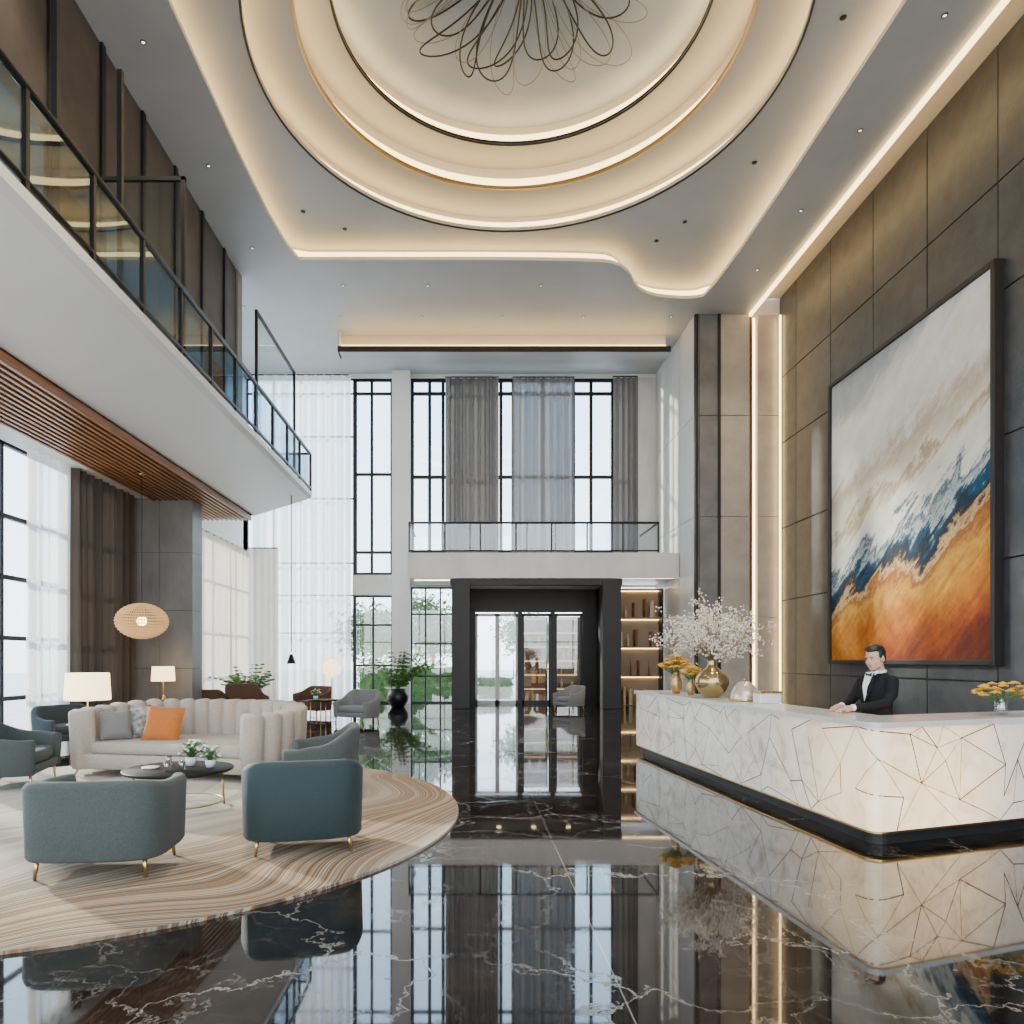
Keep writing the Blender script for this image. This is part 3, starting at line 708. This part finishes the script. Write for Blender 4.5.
# ---------------------------------------------------------------- big plants
def palm(name,loc,seed,n=26,L=1.1,potR=.36,potH=.62,potm='black'):
    rr=random.Random(seed); b=B()
    b.lathe([(.001,0),(potR*.6,0),(potR*.95,potH*.35),(potR,potH*.6),(potR*.75,potH),(potR*.65,potH),(potR*.8,potH*.6),(.001,potH*.85)],(0,0,0),potm,32)
    for _ in range(n):
        a=rr.uniform(0,6.28); l=L*rr.uniform(.7,1.15); out_=rr.uniform(.25,.8)*l; d=Vector((math.cos(a),math.sin(a),0)); pts=[]
        for k in range(9):
            t=k/8; pts.append(Vector((0,0,potH*.8))+d*out_*t**1.3+Vector((0,0,l*(t-.35*out_/l*t*t*1.6))))
        b.tube(pts,[.012*(1-.8*k/8) for k in range(9)],'leaf',5)
        sd=Vector((-d.y,d.x,0))
        for k in range(2,9):
            for sg in (-1,1):
                p=pts[k]; q=p+(sd*sg*.8+d*.5+Vector((0,0,-.15)))*.26*(1.15-.5*k/8); m_=(p+q)/2; e=Vector((d.x*.035,d.y*.035,.03))
                b.add([p,m_+e,q,m_-e],[(0,1,2,3)],'leaf2' if rr.random()<.5 else 'leaf')
    b.out(name,loc)
palm('potted_palm',(-2.45,23.8,0),4,34,1.5)
palm('potted_palm',(-6.45,20.3,0),8,28,1.1,.3,.55,'ceram')

# ---------------------------------------------------------------- reception desk
def onyx_mat():
    m,nt,b_=newmat('painted_glow_marble'); L=nt.links
    tc=N(nt,'ShaderNodeTexCoord')
    nz=N(nt,'ShaderNodeTexNoise',ins={'Scale':2.2,'Detail':9,'Roughness':.68,'Distortion':1.2}); L.new(tc.outputs['Object'],nz.inputs['Vector'])
    r=ramp(nt,[(.3,(.44,.39,.31)),(.48,(.72,.68,.60)),(.7,(.82,.79,.73))]); L.new(nz.outputs[0],r.inputs[0])
    L.new(r.outputs[0],b_.inputs['Base Color']); b_.inputs['Roughness'].default_value=.2
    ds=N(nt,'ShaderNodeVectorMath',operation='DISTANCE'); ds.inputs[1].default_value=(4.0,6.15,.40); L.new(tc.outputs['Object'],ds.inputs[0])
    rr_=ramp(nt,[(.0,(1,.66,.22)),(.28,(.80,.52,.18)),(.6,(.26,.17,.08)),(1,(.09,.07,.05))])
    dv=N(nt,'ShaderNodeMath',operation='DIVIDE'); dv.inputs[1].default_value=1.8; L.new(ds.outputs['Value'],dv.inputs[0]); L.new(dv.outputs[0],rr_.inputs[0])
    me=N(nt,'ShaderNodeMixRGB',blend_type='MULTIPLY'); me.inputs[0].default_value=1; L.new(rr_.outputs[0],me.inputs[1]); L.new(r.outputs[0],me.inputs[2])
    L.new(me.outputs[0],b_.inputs['Emission Color']); b_.inputs['Emission Strength'].default_value=2.6  # warm corner glow painted into the emission; no lamp inside the desk
    return m
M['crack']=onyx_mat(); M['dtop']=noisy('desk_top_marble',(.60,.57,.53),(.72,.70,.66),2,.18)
M['inlay']=mat('inlay_line',(.10,.070,.040),.4,.3)
F=Vector((2.89,12.17)); Bc=Vector((3.42,5.92)); E=Vector((6.6,7.0))
u1=(Bc-F).normalized(); u2=(E-Bc).normalized(); n1=Vector((-u1.y,u1.x)); n2=Vector((-u2.y,u2.x))
if n1.x<0:n1=-n1
if n2.y<0:n2=-n2
def isect(p,d,q,e):
    den=d.x*e.y-d.y*e.x; t=((q.x-p.x)*e.y-(q.y-p.y)*e.x)/den; return p+d*t
def deskpoly(o,i):
    Fo=F-n1*o-u1*o; Eo=E-n2*o+u2*o; Co=isect(Fo,u1,Eo,u2); Fi=F+n1*i-u1*o; Ei=E+n2*i+u2*o; Ci=isect(Fi,u1,Ei,u2)
    pts=[Fo]; r=.16
    a=Co-u1*r; c_=Co+u2*r
    for k in range(9):
        t=k/8; pts.append(a*(1-t)**2+Co*2*t*(1-t)+c_*t*t)
    pts+=[Eo,Ei,Ci,Fi]; return pts
b=B()
b.prism(deskpoly(-.09,.50),0,.11,'bronze'); b.prism(deskpoly(-.02,.53),.11,.135,'gold')
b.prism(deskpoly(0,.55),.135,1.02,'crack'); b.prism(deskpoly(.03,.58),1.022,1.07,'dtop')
op=deskpoly(.0025,.55)[:11]; cum=[0]
for i in range(1,11): cum.append(cum[-1]+(op[i]-op[i-1]).length)
LT=cum[-1]
def wrap(s_):
    s_=max(0,min(LT-1e-4,s_)); i=0
    while cum[i+1]<s_: i+=1
    return op[i].lerp(op[i+1],(s_-cum[i])/(cum[i+1]-cum[i]))
rr=random.Random(21); zl,zh=.137,1.018
pts2=[]
for i in range(int(LT/.30)):
    for j in range(2):
        pts2.append(Vector((.30*i+rr.uniform(0,.34),zl+(zh-zl)*(j*.5+rr.uniform(.05,.45)))))
for i in range(int(LT/.55)+1):
    pts2.append(Vector((min(LT,.55*i+rr.uniform(-.2,.2)),zl))); pts2.append(Vector((min(LT,.55*i+rr.uniform(-.2,.2)),zh)))
res=geometry.delaunay_2d_cdt(pts2,[],[],0,1e-5)
vs2,ed=res[0],res[1]
for e in ed:
    p,q=Vector(vs2[e[0]]),Vector(vs2[e[1]])
    if (abs(p.y-q.y)<.02 and (p.y<zl+.02 or p.y>zh-.02)) or rr.random()<.38: continue
    L_=(q-p).length
    if L_>1.3: continue
    d=(q-p)/L_; nn=Vector((-d.y,d.x))*rr.choice([.0025,.0035,.005]); k=max(2,int(L_/.06)); vv=[];ff=[]
    for a in range(k+1):
        c=p.lerp(q,a/k)
        for sg in (-1,1):
            w_=c+nn*sg; xy=wrap(w_.x); vv.append((xy.x,xy.y,min(zh,max(zl,w_.y))))
    for a in range(k): ff.append((2*a,2*a+1,2*a+3,2*a+2))
    b.add(vv,ff,'inlay')
b.out('reception_desk',bevel=.005)
DZ=1.071
M['yel']=noisy('yellow_petals',(.55,.22,.01),(.80,.48,.04),20,.7)
M['amberglass']=mat('amber_glass',(.45,.26,.06),.08,.3,coat=1)
def flowervase(name,loc,seed,sc=1,vm='amberglass',spread=.17,vh=.26):
    rr=random.Random(seed); b=B()
    b.lathe([(.001,0),(.05,0),(.07,.06),(.07,.16),(.04,vh-.02),(.055,vh),(.045,vh),(.033,vh-.03),(.06,.15),(.001,.02)],(0,0,0),vm,28)
    for _ in range(34):
        a=rr.uniform(0,6.28); r=spread*math.sqrt(rr.random()); h=vh+.2-.6*r*r/spread+rr.uniform(-.05,.03)
        p=Vector((math.cos(a)*r,math.sin(a)*r,h)); b.tube([(0,0,.1),(p.x*.2,p.y*.2,vh),p],.003,'leaf',4)
        for k in range(14):
            q=2.4*k; e=.012*math.sqrt(k); d=Vector((math.cos(q)*e,math.sin(q)*e,.02-e*.4)); b.ell(p+d,(.017,.017,.010),'yel',6,4)
    for _ in range(14):
        a=rr.uniform(0,6.28); r=spread*1.1*rr.uniform(.6,1); p=Vector((math.cos(a)*r,math.sin(a)*r,vh+.02+rr.uniform(0,.1))); d=Vector((math.cos(a),math.sin(a),.2))*.06; e=Vector((-math.sin(a),math.cos(a),0))*.02
        b.tube([(0,0,vh-.05),p],.003,'leaf',4); b.add([p-d,p+e,p+d,p-e],[(0,1,2,3)],'leaf2')
    b.out(name,loc,scale=sc)
flowervase('yellow_flower_vase',(3.27,11.1,DZ),1,1.2,spread=.2,vh=.28)
flowervase('yellow_flower_vase',(3.36,10.65,DZ),3,.9,spread=.17)
flowervase('yellow_flower_vase',(5.12,6.75,DZ),2,.80,M['gl2'],.26,.20)
b=B(); rr=random.Random(11)
M['goldv']=mat('gold_vase',(.48,.34,.16),.2,.85); M['gyp']=mat('white_blossom',(.80,.71,.60),.8); M['twig']=mat('twig',(.38,.29,.19),.8)
b.lathe([(.001,0),(.10,0),(.12,.02),(.19,.10),(.235,.20),(.22,.29),(.15,.37),(.07,.43),(.055,.49),(.075,.54),(.065,.54),(.045,.49),(.06,.43),(.001,.4)],(0,0,0),'goldv',40)
for i in range(95):
    a=rr.uniform(0,6.28); el=rr.uniform(.02,1.35); L=rr.uniform(.5,1.0)*(1.0 if el<.9 else .9); d=Vector((math.cos(a)*math.cos(el),math.sin(a)*math.cos(el)*.7,math.sin(el)*.93))
    s0=Vector((0,0,.5)); end=s0+d*L+Vector((0,0,.02)); mid=s0+d*L*.5+Vector((0,0,.10))
    b.tube([s0,mid,end],[.004,.003,.002],'twig',4)
    for k in range(8):
        t=rr.uniform(.4,1); p=s0.lerp(end,t)+Vector((0,0,.10*4*t*(1-t))); q=p+Vector((rr.gauss(0,.08),rr.gauss(0,.07),rr.gauss(.04,.06))); b.tube([p,q],.0018,'twig',3)
        for _ in range(5):
            c=q+Vector((rr.gauss(0,.03),rr.gauss(0,.03),rr.gauss(0,.03))); s=rr.uniform(.010,.018)
            b.add([c+Vector(v)*s for v in ((1,0,0),(-1,0,0),(0,1,0),(0,-1,0),(0,0,1),(0,0,-1))],[(0,2,4),(2,1,4),(1,3,4),(3,0,4),(2,0,5),(1,2,5),(3,1,5),(0,3,5)],'gyp')
b.out('babys_breath_vase',(3.42,9.9,DZ))
b=B(); b.lathe([(.001,0),(.19,0),(.20,.015),(.19,.03),(.001,.03)],(0,0,0),'goldv',32); b.lathe([(.175,.03),(.165,.11),(.12,.20),(.06,.25),(.001,.26)],(0,0,0),mat('bell_dome',(.60,.50,.37),.2,.5),32); b.ell((0,0,.28),(.02,.02,.025),'goldv',12,8)
b.out('domed_cloche',(3.55,9.05,DZ))
b=B(); b.box(-.14,.14,-.09,.09,0,.12,'ceram'); b.box(-.145,.145,-.095,.095,.12,.15,'goldv'); b.out('keepsake_box',(3.66,8.62,DZ),A(5),bevel=.008)

# ---------------------------------------------------------------- receptionist
man=bpy.data.objects.new('receptionist',None); COL.objects.link(man); man.location=(4.22,7.25,0); man.rotation_euler=(0,0,A(101))
SUIT=noisy('black_suit',(.005,.005,.006),(.010,.010,.012),30,.75); SKIN=mat('skin',(.56,.33,.21),.5); HAIR=mat('black_hair',(.008,.007,.006),.45); SHIRT=mat('white_shirt',(.8,.8,.8),.6); SHOE=mat('black_shoe',(.01,.01,.01),.2)
SUIT.node_tree.nodes['Principled BSDF'].inputs['Specular IOR Level'].default_value=.2
b=B()
def loftell(b,rings,m,n=24):
    k=len(rings)-1
    vs=[];fs=[]
    for (cx,cy,cz,rx,ry) in rings:
        for i in range(n):
            a=2*math.pi*i/n; vs.append((cx+rx*math.cos(a),cy+ry*math.sin(a),cz))
    for j in range(k):
        for i in range(n): fs.append((j*n+i,j*n+(i+1)%n,(j+1)*n+(i+1)%n,(j+1)*n+i))
    fs.append(tuple(range(n))[::-1]); fs.append(tuple(k*n+i for i in range(n))); b.add(vs,fs,m,True)
loftell(b,[(0,0,.78,.165,.115),(0,0,.88,.185,.13),(0,0,1.0,.175,.12),(0,.005,1.10,.165,.115),(0,.01,1.22,.19,.125),(0,.01,1.32,.205,.13),(0,0,1.39,.20,.115),(0,-.01,1.43,.15,.09),(0,-.015,1.465,.085,.07)],SUIT)
for s in (-1,1):
    b.ell((s*.175,-.005,1.385),(.07,.07,.065),SUIT)
    b.tube([(s*.085,0,.86),(s*.095,.01,.5),(s*.10,-.01,.1),(s*.10,-.01,.06)],[.098,.072,.055,.058],SUIT,16)
armL=[(-.19,0,1.385),(-.245,.05,1.25),(-.255,.13,1.165),(-.22,.30,1.135),(-.19,.44,1.125)]
armR=[(.19,0,1.385),(.235,.05,1.24),(.235,.13,1.16),(.17,.25,1.13),(.10,.34,1.125)]
b.tube(armL,[.066,.056,.050,.042,.036],SUIT,14); b.tube(armR,[.066,.056,.050,.042,.036],SUIT,14)
b.out('suit_body',parent=man,remesh=.012,smoothit=4)
b=B()
for s in (-1,1): b.ell((s*.105,.05,.045),(.045,.13,.045),SHOE)
b.out('shoes',parent=man)
b=B(); 
for arm in (armL,armR):
    p=Vector(arm[-1]); d=(p-Vector(arm[-2])).normalized(); b.tube([p-d*.02,p+d*.018],.033,SHIRT,14)
def chest(x,z): 
    ry=.135 if z<1.33 else .135-(z-1.33)*.42
    rx=.205; return .012+ry*math.sqrt(max(0,1-(x/rx)**2))+.004
rows=8; g=[]
for j in range(rows+1):
    z=1.18+(1.475-1.18)*j/rows; w=.008+.055*j/rows
    g.append([(w*(k/4),chest(w*k/4,z),z) for k in range(-4,5)])
b.add([p for r in g for p in r],[(j*9+k,j*9+k+1,(j+1)*9+k+1,(j+1)*9+k) for j in range(rows) for k in range(8)],SHIRT,True)
for s in (-1,1):
    b.add([(s*.005,.088,1.45),(s*.06,.05,1.50),(s*.066,.045,1.47),(s*.045,.098,1.425)],[(0,1,2,3)],SHIRT)
b.tube([(.062*math.cos(a),-.012+.062*math.sin(a),1.478+.012*math.sin(a)*-1) for a in [2*math.pi*k/24 for k in range(25)]],.014,SHIRT,8,caps=False)
b.out('shirt',parent=man)
b=B()
for s in (-1,1):
    pts=[(.062,1.475),(.095,1.40),(.085,1.36),(.10,1.345),(.012,1.17),(.006,1.18),(.052,1.40)]
    b.add([(s*x,chest(x,z)+.008,z) for x,z in pts],[tuple(range(len(pts))) if s>0 else tuple(range(len(pts)))[::-1]],SUIT)
for s in (-1,1): b.add([(0,.108,1.452),(s*.042,.104,1.470),(s*.042,.104,1.425),(0,.108,1.441)],[(0,1,2,3)],SHOE)
b.ell((0,.110,1.447),(.009,.008,.011),SHOE,10,8)
b.out('lapels_and_bow_tie',parent=man).modifiers.new('s','SOLIDIFY').thickness=.006
hd=bpy.data.objects.new('head',None); COL.objects.link(hd); hd.parent=man; hd.location=(0,.03,1.62); hd.rotation_euler=(A(-13),0,A(14)); hd.scale=(1.08,)*3
b=B()
b.ell((0,-.012,.032),(.075,.093,.09),SKIN); b.ell((0,.022,-.03),(.062,.068,.082),SKIN); b.ell((0,.052,-.090),(.032,.028,.024),SKIN)
for s in (-1,1):
    b.ell((s*.036,.010,-.060),(.030,.052,.040),SKIN); b.ell((s*.076,-.008,-.008),(.010,.020,.032),SKIN); b.ell((s*.032,.055,-.030),(.026,.024,.03),SKIN)
    b.ell((s*.028,.073,.027),(.028,.012,.010),SKIN)
b.tube([(0,.080,.022),(0,.096,-.008),(0,.103,-.028)],[.007,.009,.012],SKIN,10)
for s in (-1,1): b.ell((s*.011,.094,-.031),(.007,.009,.006),SKIN)
b.tube([(0,-.015,-.05),(0,-.03,-.12),(0,-.035,-.17)],[.052,.050,.056],SKIN,16)
b.out('face',parent=hd,remesh=.004,smoothit=8)
b=B(); 
b.ell((0,-.026,.042),(.081,.090,.086),HAIR); b.ell((0,.016,.092),(.066,.066,.034),HAIR); b.ell((.018,.048,.096),(.040,.028,.020),HAIR); b.ell((0,-.062,-.01),(.066,.043,.068),HAIR)
for s in (-1,1): b.ell((s*.071,.01,.03),(.010,.022,.03),HAIR)
b.out('hair',parent=hd,remesh=.005,smoothit=4)
b=B(); EW=mat('eye_white',(.8,.8,.8),.3)
for s in (-1,1):
    b.ell((s*.029,.0785,.004),(.012,.008,.0055),EW,12,8); b.ell((s*.029,.0855,.004),(.0055,.003,.0050),HAIR,10,6)
    b.tube([(s*.014,.088,.024),(s*.030,.087,.029),(s*.046,.076,.024)],[.003,.0035,.002],HAIR,6)
    b.tube([(s*.015,.084,.009),(s*.029,.088,.0105),(s*.043,.080,.007)],.0018,HAIR,6)
LIP=mat('lips',(.40,.16,.12),.5)
b.tube([(-.020,.076,-.060),(-.010,.085,-.058),(0,.087,-.059),(.010,.085,-.058),(.020,.076,-.060)],[.0015,.0035,.004,.0035,.0015],LIP,8)
b.tube([(-.015,.078,-.065),(0,.086,-.067),(.015,.078,-.065)],[.0015,.0045,.0015],LIP,8)
b.out('facial_features',parent=hd)
def hand(name,wrist,dirv,side):
    d=Vector(dirv).normalized(); up=Vector((0,0,1)); sd=d.cross(up).normalized()*side
    W=Vector(wrist); b=B()
    P=lambda f,s_,u: W+d*f+sd*s_+up*u
    b.tube([P(-.02,0,0),P(.02,0,0),P(.05,0,-.003),P(.09,0,-.006)],[.024,.030,.036,.034],SKIN,14) 
    for k,(off,L) in enumerate(((.028,.068),(.010,.078),(-.009,.072),(-.027,.056))):
        b.tube([P(.07,off,-.004),P(.093,off*1.08,0.002),P(.093+L*.45,off*1.15,-.001),P(.093+L*.78,off*1.15,-.014),P(.093+L,off*1.15,-.024)],[.0095,.0095,.0085,.008,.006],SKIN,8)
    b.tube([P(.02,.024,-.004),P(.045,.045,-.008),P(.07,.058,-.014),P(.092,.062,-.02)],[.013,.012,.0105,.008],SKIN,8)
    o=b.out(name,parent=man,remesh=.003,smoothit=3); return o
hand('hand_left',(-.185,.455,1.120),(.10,1,-.12),1); hand('hand_right',(.085,.36,1.120),(-.35,1,-.12),-1)

# ---------------------------------------------------------------- lights
def spot(name,loc,e,ang=110,col=(1,.84,.62),r=.15,blend=.8,rot=(0,0,0)):
    l=bpy.data.lights.new(name,'SPOT'); l.energy=e; l.spot_size=A(ang); l.spot_blend=blend; l.color=col; l.shadow_soft_size=r
    o=bpy.data.objects.new(name,l); o.location=loc; o.rotation_euler=rot; COL.objects.link(o)
for i,(x,y) in enumerate([(-5.6,9),(7.8,9),(7.8,19),(1,21.6),(-4.9,3)]):
    spot('downlight_fill',(x,y,H-.05),700)  # soft fill spots added at ceiling level, most at modelled downlights
spot('downlight_fill',(3.6,8,H+.4),2200,50)  # added fill over the desk, no fixture at this point
spot('downlight_fill',(-2.5,7,H+.4),2600,55)  # added fill over the lounge, no fixture at this point
for y,x in ((13.6,7.9),(16.7,7.9)):
    spot('picture_light',(x,y,H-.1),2300,62,rot=(0,A(14),0),col=(1,.90,.76))
l=bpy.data.lights.new('sun','SUN'); l.energy=13.0; l.angle=A(3); l.color=(1,.88,.68); o=bpy.data.objects.new('sun',l); COL.objects.link(o)
o.rotation_euler=Vector((-.8,.62,.38)).to_track_quat('Z','Y').to_euler()
w=bpy.data.worlds.new('world'); S.world=w; w.use_nodes=True; nt=w.node_tree; bg=nt.nodes['Background']
tc=N(nt,'ShaderNodeTexCoord'); sp=N(nt,'ShaderNodeSeparateXYZ'); nt.links.new(tc.outputs['Generated'],sp.inputs[0])
r=ramp(nt,[(0,(.80,.79,.78)),(.05,(.95,.96,.97)),(.30,(.66,.80,.95)),(1,(.48,.64,.88))]); nt.links.new(sp.outputs['Z'],r.inputs[0]); nt.links.new(r.outputs[0],bg.inputs['Color'])
bg.inputs['Strength'].default_value=6.8
cam=bpy.data.cameras.new('camera'); co=bpy.data.objects.new('camera',cam); COL.objects.link(co)
cam.sensor_width=36; cam.lens=700/1024*36; cam.shift_x=42/1024; cam.shift_y=148/1024; cam.clip_end=300
co.location=(0,0,1.6); co.rotation_euler=(A(90),0,0); S.camera=co
